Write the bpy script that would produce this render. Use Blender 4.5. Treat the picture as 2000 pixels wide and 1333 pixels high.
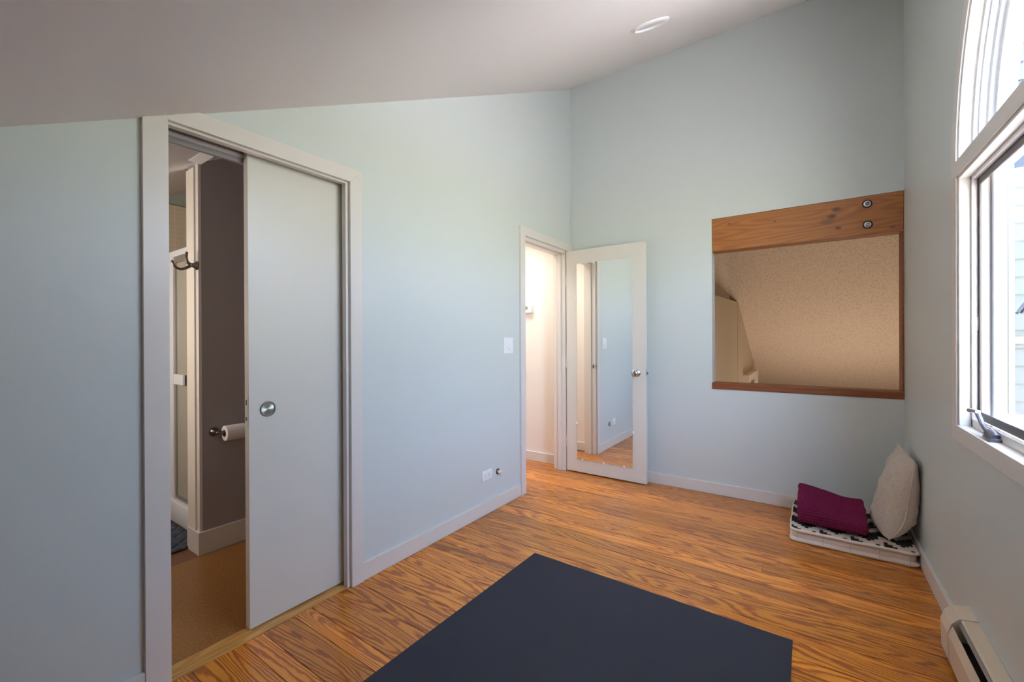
import bpy, bmesh, math, random
from mathutils import Vector, Matrix
from mathutils import noise as mnoise
from mathutils.geometry import tessellate_polygon
random.seed(7)
PI = math.pi
S = bpy.context.scene
C = S.collection
for o in list(bpy.data.objects): bpy.data.objects.remove(o)

# ---------------------------------------------------------------- camera
YAW, PITCH, ROLL = .6091, -.0021, -.0045
fw = Vector((-math.sin(YAW)*math.cos(PITCH), math.cos(YAW)*math.cos(PITCH), math.sin(PITCH)))
rt = Vector((math.cos(YAW), math.sin(YAW), 0)); up = rt.cross(fw)
r2 = rt*math.cos(ROLL) + up*math.sin(ROLL); u2 = -rt*math.sin(ROLL) + up*math.cos(ROLL)
cam = bpy.data.objects.new('camera', bpy.data.cameras.new('camera')); C.objects.link(cam)
cam.matrix_world = Matrix(((r2.x, u2.x, -fw.x, 1.875), (r2.y, u2.y, -fw.y, 0), (r2.z, u2.z, -fw.z, 1.2188), (0, 0, 0, 1)))
cam.data.sensor_width = 36; cam.data.lens = 836.88/2000*36
cam.data.clip_start = .02
S.camera = cam

# ---------------------------------------------------------------- world, sun, portal, exposure
S.view_settings.view_transform = 'Standard'; S.view_settings.look = 'None'
S.view_settings.gamma = 1; S.view_settings.exposure = 0.07
S.view_settings.use_curve_mapping = False
S.cycles.max_bounces = 12; S.cycles.diffuse_bounces = 8; S.cycles.glossy_bounces = 6
S.cycles.transmission_bounces = 8; S.cycles.transparent_max_bounces = 12
S.cycles.use_denoising = True
S.cycles.sample_clamp_indirect = 8
SKY = 17.5
w = bpy.data.worlds.new('sky'); S.world = w; w.use_nodes = True
nt = w.node_tree; nt.nodes.clear()
N = nt.nodes.new; Lk = nt.links.new
out = N('ShaderNodeOutputWorld'); bg = N('ShaderNodeBackground'); tc = N('ShaderNodeTexCoord')
sp = N('ShaderNodeSeparateXYZ'); rp = N('ShaderNodeValToRGB'); mr = N('ShaderNodeMapRange')
Lk(tc.outputs['Generated'], sp.inputs[0]); Lk(sp.outputs['Z'], mr.inputs['Value'])
mr.inputs['From Min'].default_value = -1; mr.inputs['From Max'].default_value = 1
Lk(mr.outputs[0], rp.inputs[0]); Lk(rp.outputs[0], bg.inputs[0]); Lk(bg.outputs[0], out.inputs[0])
cr = rp.color_ramp
cr.elements[0].position = .50; cr.elements[0].color = (.50, .52, .40, 1)
cr.elements[1].position = 1; cr.elements[1].color = (.70, .80, 1, 1)
e = cr.elements.new(.56); e.color = (.56, .64, .46, 1)
e = cr.elements.new(.60); e.color = (.80, .95, 1.18, 1)
e = cr.elements.new(.75); e.color = (.60, .84, 1.33, 1)
az = N('ShaderNodeMath'); az.operation = 'MULTIPLY_ADD'; Lk(sp.outputs['Y'], az.inputs[0])     # sky brightened behind the camera to shape light on the left wall
az.inputs[1].default_value = -.85*SKY; az.inputs[2].default_value = SKY; Lk(az.outputs[0], bg.inputs[1])

sun = bpy.data.objects.new('sun', bpy.data.lights.new('sun', 'SUN')); C.objects.link(sun)
sun.data.energy = 105; sun.data.angle = math.radians(1); sun.data.color = (1, .95, .86)
sun.rotation_euler = Vector((.25, -.08, -1)).to_track_quat('-Z', 'Y').to_euler()

def area(name, loc, direction, sx, sy, power, color=(1, 1, 1), portal=False):
    l = bpy.data.lights.new(name, 'AREA'); l.shape = 'RECTANGLE'; l.size = sx; l.size_y = sy
    l.energy = power; l.color = color
    if portal: l.cycles.is_portal = True
    o = bpy.data.objects.new(name, l); C.objects.link(o); o.location = loc
    o.rotation_euler = Vector(direction).to_track_quat('-Z', 'Y').to_euler()
    return o
area('window_portal', (2.62, 1.545, 1.85), (-1, 0, 0), 1.86, 2.05, 1, portal=True)
hl = area('hall_lamp', (-.62, 3.24, 2.42), (0, 0, -1), .6, .4, 11.5, (1, .93, .85)); hl.data.spread = math.radians(115)
area('stair_lamp', (2.5, 8.0, -1.35), (-.05, 0, 1), 2.0, 2.0, 42, (1, .82, .66))
area('stair_near_fill', (2.0, 4.6, .25), (0, .7, .6), .5, .5, 9, (1, .82, .64))  # unseen fill added below the opening to brighten the upper slope
area('stair_passage_fill', (.1, 7.2, -1.0), (0, .0, 1), .8, .8, 9, (1, .80, .60))  # unseen fill added to lift the half wall's shadow on the slope
area('bath_fill', (-1.1, -.35, 1.35), (-.25, .8, .35), .5, .3, 13, (1, .92, .86))  # unseen fill added to brighten the bathroom

# ---------------------------------------------------------------- helpers
W, LY = 2.365, 3.676
def cz(y): return 1.742 + .506*y

ORG = {}
def link(name, bm, mat, parent=None, smooth=False, mats=None):
    """one mesh object; bm is in world coordinates"""
    if parent is not None:
        o0 = ORG[parent]
        bmesh.ops.translate(bm, verts=bm.verts, vec=-o0)
    else: o0 = None
    me = bpy.data.meshes.new(name)
    bmesh.ops.recalc_face_normals(bm, faces=bm.faces)
    bm.to_mesh(me); bm.free()
    for m in (mats or [mat]): me.materials.append(m)
    if smooth:
        for p in me.polygons: p.use_smooth = True
        if smooth != True: me.set_sharp_from_angle(angle=math.radians(smooth))
    o = bpy.data.objects.new(name, me); C.objects.link(o)
    if parent is not None:
        o.parent = parent; ORG[o] = o0
    else: ORG[o] = Vector((0, 0, 0))
    return o
def tag(o, label=None, cat=None, group=None, kind=None):
    if label: o['label'] = label
    if cat: o['category'] = cat
    if group: o['group'] = group
    if kind: o['kind'] = kind
    return o
def thing(name, loc, label, cat, kind=None):
    o = bpy.data.objects.new(name, None); C.objects.link(o); o.location = loc
    o.empty_display_size = .05
    ORG[o] = Vector(loc); return tag(o, label, cat, kind=kind)
def struct(name, bm, mat, label, cat='structure', smooth=False, mats=None):
    return tag(link(name, bm, mat, None, smooth, mats), label, cat, kind='structure')

def box(bm, x0, x1, y0, y1, z0, z1, bev=0):
    vs = [bm.verts.new((x, y, z)) for x in (x0, x1) for y in (y0, y1) for z in (z0, z1)]
    f = [(0,1,3,2),(4,6,7,5),(0,4,5,1),(2,3,7,6),(0,2,6,4),(1,5,7,3)]
    fs = [bm.faces.new([vs[i] for i in q]) for q in f]
    if bev:
        es = list({e for ff in fs for e in ff.edges})
        bmesh.ops.bevel(bm, geom=es, offset=bev, segments=2, profile=.5, affect='EDGES')
    return fs
def B(*a, bev=0):
    bm = bmesh.new(); box(bm, *a, bev=bev); return bm
def prism(bm, poly, axis, a0, a1):
    """poly of 2-D points in the two other axes (in x,y,z order)"""
    def P(u, v, a): return {0: (a, u, v), 1: (u, a, v), 2: (u, v, a)}[axis]
    A = [bm.verts.new(P(u, v, a0)) for u, v in poly]; D = [bm.verts.new(P(u, v, a1)) for u, v in poly]
    n = len(poly)
    if n > 4:
        for t in tessellate_polygon([[Vector((u, v, 0)) for u, v in poly]]):
            bm.faces.new([A[i] for i in t]); bm.faces.new([D[i] for i in t[::-1]])
    else:
        bm.faces.new(A); bm.faces.new(D[::-1])
    for i in range(n): bm.faces.new((A[i], D[i], D[(i+1) % n], A[(i+1) % n]))
def PR(poly, axis, a0, a1, tri=True):
    bm = bmesh.new(); prism(bm, poly, axis, a0, a1); return bm
def frame_of(d):
    d = d.normalized(); a = Vector((0, 0, 1)) if abs(d.z) < .9 else Vector((1, 0, 0))
    x = a.cross(d).normalized(); return x, d.cross(x)
def tube(bm, pts, rad, seg=10, cap=True, sx=1, sy=1):
    pts = [Vector(p) for p in pts]; rings = []
    if not hasattr(rad, '__len__'): rad = [rad]*len(pts)
    px = None
    for i, p in enumerate(pts):
        d = (pts[min(i+1, len(pts)-1)] - pts[max(i-1, 0)]).normalized()
        if px is None: x, y = frame_of(d)
        else:
            x = (px - d*px.dot(d)).normalized(); y = d.cross(x)
        px = x
        rings.append([bm.verts.new(p + (x*math.cos(a)*sx + y*math.sin(a)*sy)*rad[i]) for a in [2*PI*k/seg for k in range(seg)]])
    for a, b in zip(rings, rings[1:]):
        for k in range(seg): bm.faces.new((a[k], a[(k+1) % seg], b[(k+1) % seg], b[k]))
    if cap: bm.faces.new(rings[0][::-1]); bm.faces.new(rings[-1])
def lathe(bm, prof, org, axis, seg=32, closed_ends=True):
    """prof: (distance along axis, radius)"""
    org = Vector(org); d = Vector(axis).normalized(); x, y = frame_of(d); rings = []
    for t, r in prof:
        if r < 1e-6: rings.append([bm.verts.new(org + d*t)])
        else: rings.append([bm.verts.new(org + d*t + (x*math.cos(2*PI*k/seg) + y*math.sin(2*PI*k/seg))*r) for k in range(seg)])
    for a, b in zip(rings, rings[1:]):
        for k in range(seg):
            k2 = (k+1) % seg
            if len(a) == 1 and len(b) == 1: continue
            if len(a) == 1: bm.faces.new((a[0], b[k2], b[k]))
            elif len(b) == 1: bm.faces.new((a[k], a[k2], b[0]))
            else: bm.faces.new((a[k], a[k2], b[k2], b[k]))
    if closed_ends:
        if len(rings[0]) > 1: bm.faces.new(rings[0][::-1])
        if len(rings[-1]) > 1: bm.faces.new(rings[-1])
def bez(p, n=12):
    """catmull-rom through points"""
    p = [Vector(q) for q in p]; q = [p[0]*2-p[1]] + p + [p[-1]*2-p[-2]]; o = []
    for i in range(1, len(q)-2):
        for k in range(n):
            t = k/n; a, b, c, d = q[i-1:i+3]
            o.append(.5*((2*b) + (c-a)*t + (2*a-5*b+4*c-d)*t*t + (3*b-a-3*c+d)*t**3))
    return o + [p[-1]]

# ---------------------------------------------------------------- materials
def mat(name, col=(.8, .8, .8), rough=.5, metal=0, spec=.5, bump=0, bscale=200, coat=0):
    m = bpy.data.materials.new(name); m.use_nodes = True
    nt = m.node_tree; b = nt.nodes['Principled BSDF']
    b.inputs['Base Color'].default_value = (*col, 1); b.inputs['Roughness'].default_value = rough
    b.inputs['Metallic'].default_value = metal; b.inputs['Specular IOR Level'].default_value = spec
    b.inputs['Coat Weight'].default_value = coat
    if bump:
        t = nt.nodes.new('ShaderNodeTexCoord'); n = nt.nodes.new('ShaderNodeTexNoise'); bp = nt.nodes.new('ShaderNodeBump')
        n.inputs['Scale'].default_value = bscale; n.inputs['Detail'].default_value = 3
        bp.inputs['Strength'].default_value = bump; bp.inputs['Distance'].default_value = .002
        nt.links.new(t.outputs['Object'], n.inputs['Vector']); nt.links.new(n.outputs[0], bp.inputs['Height'])
        nt.links.new(bp.outputs[0], b.inputs['Normal'])
    return m
def nodes(m):
    nt = m.node_tree; return nt.nodes.new, nt.links.new, nt.nodes['Principled BSDF']
def math_node(N, op, a=None, b=None):
    n = N('ShaderNodeMath'); n.operation = op
    for i, v in enumerate((a, b)):
        if isinstance(v, (int, float)): n.inputs[i].default_value = v
    return n

M = {}
M['wall'] = mat('aqua_wall_paint', (.635, .685, .672), .42, bump=.12, bscale=350, spec=.35)
M['panel'] = mat('dark_back_wall', (.16, .10, .06), .5)  # dark colour added out of view to cut bounce onto the left wall
M['ceiling'] = mat('ceiling_paint', (.82, .79, .79), .8, bump=.1, bscale=350)
M['trim'] = mat('white_trim_paint', (.74, .705, .665), .35)
M['grey_trim'] = mat('grey_trim_paint', (.30, .28, .30), .5)  # one even grey, darker than the white trim
M['door'] = mat('white_door_paint', (.71, .69, .63), .32)
M['hall'] = mat('warm_white_wall_paint', (.84, .80, .75), .6, bump=.1, bscale=350)
M['bath_grey'] = mat('grey_bathroom_paint', (.37, .335, .35), .6, bump=.12, bscale=350)
M['bath_ceiling'] = mat('bathroom_ceiling_paint', (.62, .56, .52), .7)
M['teal'] = mat('teal_bathroom_paint', (.42, .46, .40), .6)
M['plastic'] = mat('white_plastic', (.87, .88, .90), .3)
M['cream_plastic'] = mat('cream_plastic', (.82, .76, .66), .35)
M['dark'] = mat('dark_void', (.015, .013, .012), .8)
M['steel'] = mat('brushed_steel', (.55, .55, .56), .28, 1)
M['pull_steel'] = mat('satin_pull_steel', (.27, .30, .31), .25, 1)
m = M['cup_steel'] = mat('turned_steel_cup', (.50, .53, .55), .32, 1); N_ = m.node_tree.nodes
tg_ = N_.new('ShaderNodeTangent'); tg_.direction_type = 'RADIAL'; tg_.axis = 'X'
tm_ = N_.new('ShaderNodeTexCoord'); N_['Principled BSDF'].inputs['Anisotropic'].default_value = .9
# turned rings: tangent runs around the cup's own centre
gv_ = N_.new('ShaderNodeVectorMath'); gv_.operation = 'SUBTRACT'; gv_.inputs[1].default_value = (0, .915-1.2, .926)
cv_ = N_.new('ShaderNodeVectorMath'); cv_.operation = 'CROSS_PRODUCT'; cv_.inputs[1].default_value = (1, 0, 0)
m.node_tree.links.new(tm_.outputs['Object'], gv_.inputs[0]); m.node_tree.links.new(gv_.outputs[0], cv_.inputs[0])
nv_ = N_.new('ShaderNodeVectorMath'); nv_.operation = 'NORMALIZE'; m.node_tree.links.new(cv_.outputs[0], nv_.inputs[0])
m.node_tree.links.new(nv_.outputs[0], N_['Principled BSDF'].inputs['Tangent']); N_.remove(tg_)
M['nickel'] = mat('dark_nickel', (.24, .21, .18), .3, 1)
M['bronze'] = mat('dark_bronze_metal', (.10, .085, .08), .4, .6)
M['mirror'] = mat('mirror_silver', (.93, .95, .94), .0, 1)
M['heater'] = mat('beige_enamel', (.72, .61, .475), .4)
M['metal_grey'] = mat('fin_metal', (.35, .33, .30), .45, .8)
M['paper'] = mat('white_paper', (.82, .80, .78), .9, bump=.2, bscale=300)
M['card'] = mat('brown_card', (.16, .10, .06), .9)
M['white_vinyl'] = mat('white_vinyl', (.82, .84, .86), .35)
M['crankmetal'] = mat('painted_metal_grey', (.17, .165, .20), .3, .6)
M['glow'] = mat('lamp_lens', (.75, .74, .74), .5)

# heart pine boards
m = M['floor'] = mat('heart_pine', (.6, .3, .1), .2, coat=.2); N, L, b = nodes(m)
tc = N('ShaderNodeTexCoord'); at = N('ShaderNodeAttribute'); at.attribute_name = 'rnd'
sx = N('ShaderNodeSeparateXYZ'); L(tc.outputs['Object'], sx.inputs[0])
def mul_add(src, mul, addsrc, amul):
    a = N('ShaderNodeMath'); a.operation = 'MULTIPLY'; a.inputs[1].default_value = mul; L(src, a.inputs[0])
    c = N('ShaderNodeMath'); c.operation = 'MULTIPLY'; c.inputs[1].default_value = amul; L(addsrc, c.inputs[0])
    d = N('ShaderNodeMath'); d.operation = 'ADD'; L(a.outputs[0], d.inputs[0]); L(c.outputs[0], d.inputs[1]); return d.outputs[0]
cx = N('ShaderNodeCombineXYZ')
L(mul_add(sx.outputs['X'], .7, at.outputs['Fac'], 41), cx.inputs[0]); L(mul_add(sx.outputs['Y'], 7.5, at.outputs['Fac'], 17), cx.inputs[1])
n1 = N('ShaderNodeTexNoise'); n1.inputs['Scale'].default_value = 1; n1.inputs['Detail'].default_value = 1.6; n1.inputs['Roughness'].default_value = .5; n1.inputs['Distortion'].default_value = .35
L(cx.outputs[0], n1.inputs['Vector'])
cj = N('ShaderNodeCombineXYZ'); L(mul_add(sx.outputs['X'], 14, at.outputs['Fac'], 5), cj.inputs[0]); L(mul_add(sx.outputs['Y'], 60, at.outputs['Fac'], 3), cj.inputs[1])
n1b = N('ShaderNodeTexNoise'); n1b.inputs['Scale'].default_value = 1; n1b.inputs['Detail'].default_value = 2; L(cj.outputs[0], n1b.inputs['Vector'])
t = N('ShaderNodeMath'); t.operation = 'MULTIPLY'; t.inputs[1].default_value = 125; L(n1.outputs[0], t.inputs[0])
t1 = N('ShaderNodeMath'); t1.operation = 'MULTIPLY_ADD'; t1.inputs[1].default_value = 5.0; L(n1b.outputs[0], t1.inputs[0]); L(t.outputs[0], t1.inputs[2])
t2 = N('ShaderNodeMath'); t2.operation = 'SINE'; L(t1.outputs[0], t2.inputs[0])
t3 = N('ShaderNodeMapRange'); t3.inputs['From Min'].default_value = -1; t3.inputs['From Max'].default_value = 1; L(t2.outputs[0], t3.inputs[0])
ramp = N('ShaderNodeValToRGB'); L(t3.outputs[0], ramp.inputs[0])
cr = ramp.color_ramp; cr.elements[0].position = .2; cr.elements[0].color = (.70, .27, .036, 1)
cr.elements[1].position = .90; cr.elements[1].color = (.37, .105, .020, 1)
e = cr.elements.new(.62); e.color = (.57, .19, .024, 1)
cf = N('ShaderNodeCombineXYZ'); L(mul_add(sx.outputs['X'], 6, at.outputs['Fac'], 90), cf.inputs[0]); L(mul_add(sx.outputs['Y'], 300, at.outputs['Fac'], 7), cf.inputs[1])
n2 = N('ShaderNodeTexNoise'); n2.inputs['Scale'].default_value = 1; n2.inputs['Detail'].default_value = 3; L(cf.outputs[0], n2.inputs['Vector'])
vr = N('ShaderNodeMapRange'); vr.inputs['To Min'].default_value = .72; vr.inputs['To Max'].default_value = 1.28; L(n2.outputs[0], vr.inputs[0])
pr = N('ShaderNodeMapRange'); pr.inputs['To Min'].default_value = .76; pr.inputs['To Max'].default_value = 1.16; L(at.outputs['Fac'], pr.inputs[0])
mm = N('ShaderNodeMath'); mm.operation = 'MULTIPLY'; L(vr.outputs[0], mm.inputs[0]); L(pr.outputs[0], mm.inputs[1])
hv = N('ShaderNodeHueSaturation'); L(ramp.outputs[0], hv.inputs['Color']); L(mm.outputs[0], hv.inputs['Value'])
L(hv.outputs[0], b.inputs['Base Color'])
b.inputs['Coat Roughness'].default_value = .12; b.inputs['Roughness'].default_value = .28

def wood(name, axis, c1, c2, rings=60, stretch=(1, 8, 8), knots=False, rough=.45):
    m = mat(name, c1, rough); N, L, b = nodes(m)
    tc = N('ShaderNodeTexCoord'); mp = N('ShaderNodeMapping'); mp.inputs['Scale'].default_value = stretch
    L(tc.outputs['Object'], mp.inputs[0])
    n = N('ShaderNodeTexNoise'); n.inputs['Scale'].default_value = 1; n.inputs['Detail'].default_value = 2; L(mp.outputs[0], n.inputs['Vector'])
    a = N('ShaderNodeMath'); a.operation = 'MULTIPLY'; a.inputs[1].default_value = rings; L(n.outputs[0], a.inputs[0])
    s = N('ShaderNodeMath'); s.operation = 'SINE'; L(a.outputs[0], s.inputs[0])
    r = N('ShaderNodeMapRange'); r.inputs['From Min'].default_value = -1; L(s.outputs[0], r.inputs[0])
    ra = N('ShaderNodeValToRGB'); L(r.outputs[0], ra.inputs[0]); cr = ra.color_ramp
    cr.elements[0].color = (*c1, 1); cr.elements[1].color = (*c2, 1)
    last = ra.outputs[0]
    if knots:
        for (kx, kz, rr, dark) in knots:
            kx -= 1.8; kz -= 1.91
            v = N('ShaderNodeVectorMath'); v.operation = 'SUBTRACT'; v.inputs[1].default_value = (kx, 0, kz); L(tc.outputs['Object'], v.inputs[0])
            sc = N('ShaderNodeVectorMath'); sc.operation = 'MULTIPLY'; sc.inputs[1].default_value = (1/rr/1.8, 0, 1/rr); L(v.outputs[0], sc.inputs[0])
            le = N('ShaderNodeVectorMath'); le.operation = 'LENGTH'; L(sc.outputs[0], le.inputs[0])
            mr = N('ShaderNodeMapRange'); mr.interpolation_type = 'SMOOTHSTEP'; mr.inputs['From Min'].default_value = 1.0; mr.inputs['From Max'].default_value = .25
            mr.inputs['To Max'].default_value = dark; L(le.outputs['Value'], mr.inputs[0])
            mx = N('ShaderNodeMixRGB'); L(mr.outputs[0], mx.inputs[0]); L(last, mx.inputs[1]); mx.inputs[2].default_value = (.07, .022, .008, 1); last = mx.outputs[0]
    L(last, b.inputs['Base Color']); return m
M['oak'] = wood('oak_threshold', 1, (.64, .35, .10), (.50, .245, .06), 50, (14, 1.5, 8), rough=.3)
M['beam'] = wood('old_fir_beam', 0, (.39, .145, .028), (.30, .10, .019), 95, (.7, 6, 7),
                 knots=[(2.02, 2.105, .022, .9), (2.03, 1.975, .014, .9), (1.995, 2.06, .022, .95), (1.97, 2.03, .035, .5), (1.36, 2.11, .010, .7), (1.66, 2.08, .009, .7), (2.31, 1.94, .014, .7)], rough=.5)
M['sill'] = wood('fir_sill_cap', 0, (.27, .085, .03), (.2, .06, .02), 60, (.8, 12, 20), rough=.45)

def speckle(name, c1, c2, scale, th=.55, rough=.9, bump=.3):
    m = mat(name, c1, rough); N, L, b = nodes(m)
    tc = N('ShaderNodeTexCoord'); n = N('ShaderNodeTexNoise'); n.inputs['Scale'].default_value = scale; n.inputs['Detail'].default_value = 4
    L(tc.outputs['Object'], n.inputs['Vector']); r = N('ShaderNodeValToRGB'); L(n.outputs[0], r.inputs[0])
    r.color_ramp.elements[0].position = th-.12; r.color_ramp.elements[0].color = (*c1, 1)
    r.color_ramp.elements[1].position = th+.12; r.color_ramp.elements[1].color = (*c2, 1)
    L(r.outputs[0], b.inputs['Base Color'])
    bp = N('ShaderNodeBump'); bp.inputs['Strength'].default_value = bump; bp.inputs['Distance'].default_value = .003
    L(n.outputs[0], bp.inputs['Height']); L(bp.outputs[0], b.inputs['Normal']); return m
M['stipple'] = speckle('stippled_plaster', (.70, .59, .48), (.47, .36, .28), 52, .60)
M['stair_wall'] = mat('tan_stair_wall_paint', (.55, .47, .36), .8)
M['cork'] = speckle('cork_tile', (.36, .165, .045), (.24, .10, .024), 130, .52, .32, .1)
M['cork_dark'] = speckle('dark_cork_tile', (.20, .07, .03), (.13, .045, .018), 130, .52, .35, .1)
M['matfoam'] = speckle('navy_foam', (.0165, .019, .034), (.020, .023, .040), 300, .5, .75, .25)
M['linen'] = speckle('oatmeal_linen', (.68, .61, .53), (.52, .45, .37), 260, .5, .95, .5)
M['obscure'] = mat('obscure_glass', (.42, .40, .33), .25, bump=.8, bscale=90)

# tile
m = M['tile'] = mat('beige_wall_tile', (.6, .5, .34), .25); N, L, b = nodes(m)
tc = N('ShaderNodeTexCoord'); sx = N('ShaderNodeSeparateXYZ'); L(tc.outputs['Object'], sx.inputs[0])
ad = N('ShaderNodeMath'); ad.operation = 'ADD'; L(sx.outputs['X'], ad.inputs[0]); L(sx.outputs['Y'], ad.inputs[1])
cb = N('ShaderNodeCombineXYZ'); L(ad.outputs[0], cb.inputs[0]); L(sx.outputs['Z'], cb.inputs[1])
br = N('ShaderNodeTexBrick'); br.offset = 0; br.inputs['Scale'].default_value = 1; br.inputs['Brick Width'].default_value = .06; br.inputs['Row Height'].default_value = .038
br.inputs['Mortar Size'].default_value = .0015; br.inputs['Color1'].default_value = (.74, .64, .46, 1); br.inputs['Color2'].default_value = (.72, .62, .44, 1); br.inputs['Mortar'].default_value = (.84, .76, .60, 1)
L(cb.outputs[0], br.inputs['Vector']); L(br.outputs[0], b.inputs['Base Color'])

# blue quilted bath mat
m = M['quilt'] = mat('slate_blue_quilt', (.07, .085, .12), .9); N, L, b = nodes(m)
tc = N('ShaderNodeTexCoord'); mp = N('ShaderNodeMapping'); mp.inputs['Rotation'].default_value = (0, 0, PI/4); L(tc.outputs['Object'], mp.inputs[0])
vo = N('ShaderNodeTexVoronoi'); vo.distance = 'CHEBYCHEV'; vo.inputs['Scale'].default_value = 14; vo.inputs['Randomness'].default_value = 0; L(mp.outputs[0], vo.inputs['Vector'])
bp = N('ShaderNodeBump'); bp.invert = True; bp.inputs['Distance'].default_value = .06; L(vo.outputs[0], bp.inputs['Height']); L(bp.outputs[0], b.inputs['Normal'])

# black and cream stepped zigzag cloth
m = M['kilim'] = mat('black_cream_zigzag_cloth', (.7, .6, .5), .95); N, L, b = nodes(m)
tc = N('ShaderNodeTexCoord'); sx = N('ShaderNodeSeparateXYZ'); L(tc.outputs['Object'], sx.inputs[0])
def mth(op, a, b_=None, c_=None):
    n = N('ShaderNodeMath'); n.operation = op
    for i, v in enumerate((a, b_, c_)):
        if v is None: continue
        if isinstance(v, (int, float)): n.inputs[i].default_value = v
        else: L(v, n.inputs[i])
    return n.outputs[0]
s_ = .018
qx = mth('FLOOR', mth('DIVIDE', sx.outputs['X'], s_)); qy = mth('FLOOR', mth('DIVIDE', sx.outputs['Y'], s_*1.15))
tri = mth('PINGPONG', qx, 4)
ph = mth('FRACT', mth('DIVIDE', mth('ADD', qy, tri), 8))
par = mth('MULTIPLY', mth('LESS_THAN', mth('FRACT', mth('DIVIDE', mth('ADD', qx, mth('MULTIPLY', mth('FLOOR', mth('DIVIDE', qy, 8)), 4)), 8)), .76), mth('LESS_THAN', ph, .62))
mx = N('ShaderNodeMixRGB'); L(par, mx.inputs[0]); mx.inputs[1].default_value = (.62, .53, .44, 1); mx.inputs[2].default_value = (.008, .009, .013, 1)
L(mx.outputs[0], b.inputs['Base Color'])
nz = N('ShaderNodeTexNoise'); nz.inputs['Scale'].default_value = 300; L(tc.outputs['Object'], nz.inputs['Vector'])
bp = N('ShaderNodeBump'); bp.inputs['Distance'].default_value = .002; L(nz.outputs[0], bp.inputs['Height']); L(bp.outputs[0], b.inputs['Normal'])
M['canvas'] = mat('cream_canvas', (.76, .66, .57), .95, bump=.3, bscale=220)

# purple knit
m = M['knit'] = mat('plum_knit', (.19, .014, .060), .95, spec=.15); N, L, b = nodes(m)
uv = N('ShaderNodeUVMap'); uv.uv_map = 'UVMap'; sp = N('ShaderNodeSeparateXYZ'); L(uv.outputs[0], sp.inputs[0])
u = mth('MULTIPLY', sp.outputs['X'], 1); v = mth('MULTIPLY', sp.outputs['Y'], 1)
ridge = mth('ABSOLUTE', mth('SINE', mth('ADD', mth('MULTIPLY', u, 330), mth('MULTIPLY', mth('PINGPONG', mth('MULTIPLY', v, 70), 1), 1.6))))
bp = N('ShaderNodeBump'); bp.inputs['Distance'].default_value = .006; bp.inputs['Strength'].default_value = .7; L(ridge, bp.inputs['Height']); L(bp.outputs[0], b.inputs['Normal'])

# window glass, insect screen
m = M['glass'] = bpy.data.materials.new('window_glass'); m.use_nodes = True; nt = m.node_tree; nt.nodes.clear()
o_ = nt.nodes.new('ShaderNodeOutputMaterial'); mxs = nt.nodes.new('ShaderNodeMixShader'); tr = nt.nodes.new('ShaderNodeBsdfTransparent'); gl = nt.nodes.new('ShaderNodeBsdfGlossy')
gl.inputs['Roughness'].default_value = .02; tr.inputs[0].default_value = (.96, .98, .98, 1); mxs.inputs[0].default_value = .06
nt.links.new(tr.outputs[0], mxs.inputs[1]); nt.links.new(gl.outputs[0], mxs.inputs[2]); nt.links.new(mxs.outputs[0], o_.inputs[0])
m = M['screen'] = bpy.data.materials.new('insect_screen_mesh'); m.use_nodes = True; nt = m.node_tree; nt.nodes.clear()
o_ = nt.nodes.new('ShaderNodeOutputMaterial'); mxs = nt.nodes.new('ShaderNodeMixShader'); tr = nt.nodes.new('ShaderNodeBsdfTransparent'); df = nt.nodes.new('ShaderNodeBsdfDiffuse')
df.inputs[0].default_value = (.08, .08, .10, 1); mxs.inputs[0].default_value = .48
nt.links.new(tr.outputs[0], mxs.inputs[1]); nt.links.new(df.outputs[0], mxs.inputs[2]); nt.links.new(mxs.outputs[0], o_.inputs[0])

# outdoors
m = M['siding'] = mat('darkened_siding', (.034, .042, .058), .7)  # darkened well below pale blue-grey to offset the overexposed daylight
M['lawn'] = speckle('pale_gravel', (.39, .355, .335), (.43, .40, .375), 6, .5)
M['darkened_board'] = mat('darkened_exterior_board', (.085, .095, .115), .6)  # board colour darkened so strong daylight does not clip it
M['leaf'] = mat('tree_leaf', (.10, .19, .05), .6)
M['bark'] = mat('bark', (.12, .09, .07), .9)
M['roof'] = mat('roof_shingle', (.08, .08, .085), .9)

# ---------------------------------------------------------------- structure: ceilings and walls
RID = 3.739
bm = bmesh.new()
prism(bm, [(-1.15, cz(-1.15)), (RID, cz(RID)), (RID, cz(RID)+.12), (-1.15, cz(-1.15)+.12)], 0, -2.6, 2.52)
struct('ceiling', bm, M['ceiling'], 'sloping grey-white ceiling rising from left to right above the room', 'ceiling')

XD0, XD1 = .555, 1.262          # sliding door opening
ED0, ED1, EZ = 2.862, 3.562, 2.04
SZ = 1.993
left_poly = [(-1.0, 0), (XD0-.0155, 0), (XD0-.0155, SZ+.0155), (XD1+.0155, SZ+.0155), (XD1+.0155, 0), (ED0-.003, 0), (ED0-.003, EZ+.003), (ED1+.007, EZ+.003), (ED1+.007, 0), (LY, 0), (LY, cz(LY)), (-1.0, cz(-1.0))]
struct('wall_left', PR(left_poly, 0, -.024, 0), M['wall'], 'pale aqua wall holding the sliding door and the hall doorway', 'wall')
# rear skin of the same partition: bathroom and hall side
struct('wall_left_rear', PR(left_poly, 0, -.125, -.095), M['hall'], 'back skin of the partition, seen edge-on in the doorways', 'wall')
far_poly = [(0, 0), (W, 0), (W, .827), (1.236, .827), (1.236, 2.165), (W, 2.165), (W, cz(LY)), (0, cz(LY))]
struct('wall_far', PR(far_poly, 1, LY, LY+.124), M['wall'], 'pale aqua far wall with a square opening beside the corner', 'wall')
struct('wall_back', B(-2.6, W+.15, -1.12, -1.0, 0, cz(-1.0)), M['panel'], 'low knee wall behind the camera', 'wall')

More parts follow.
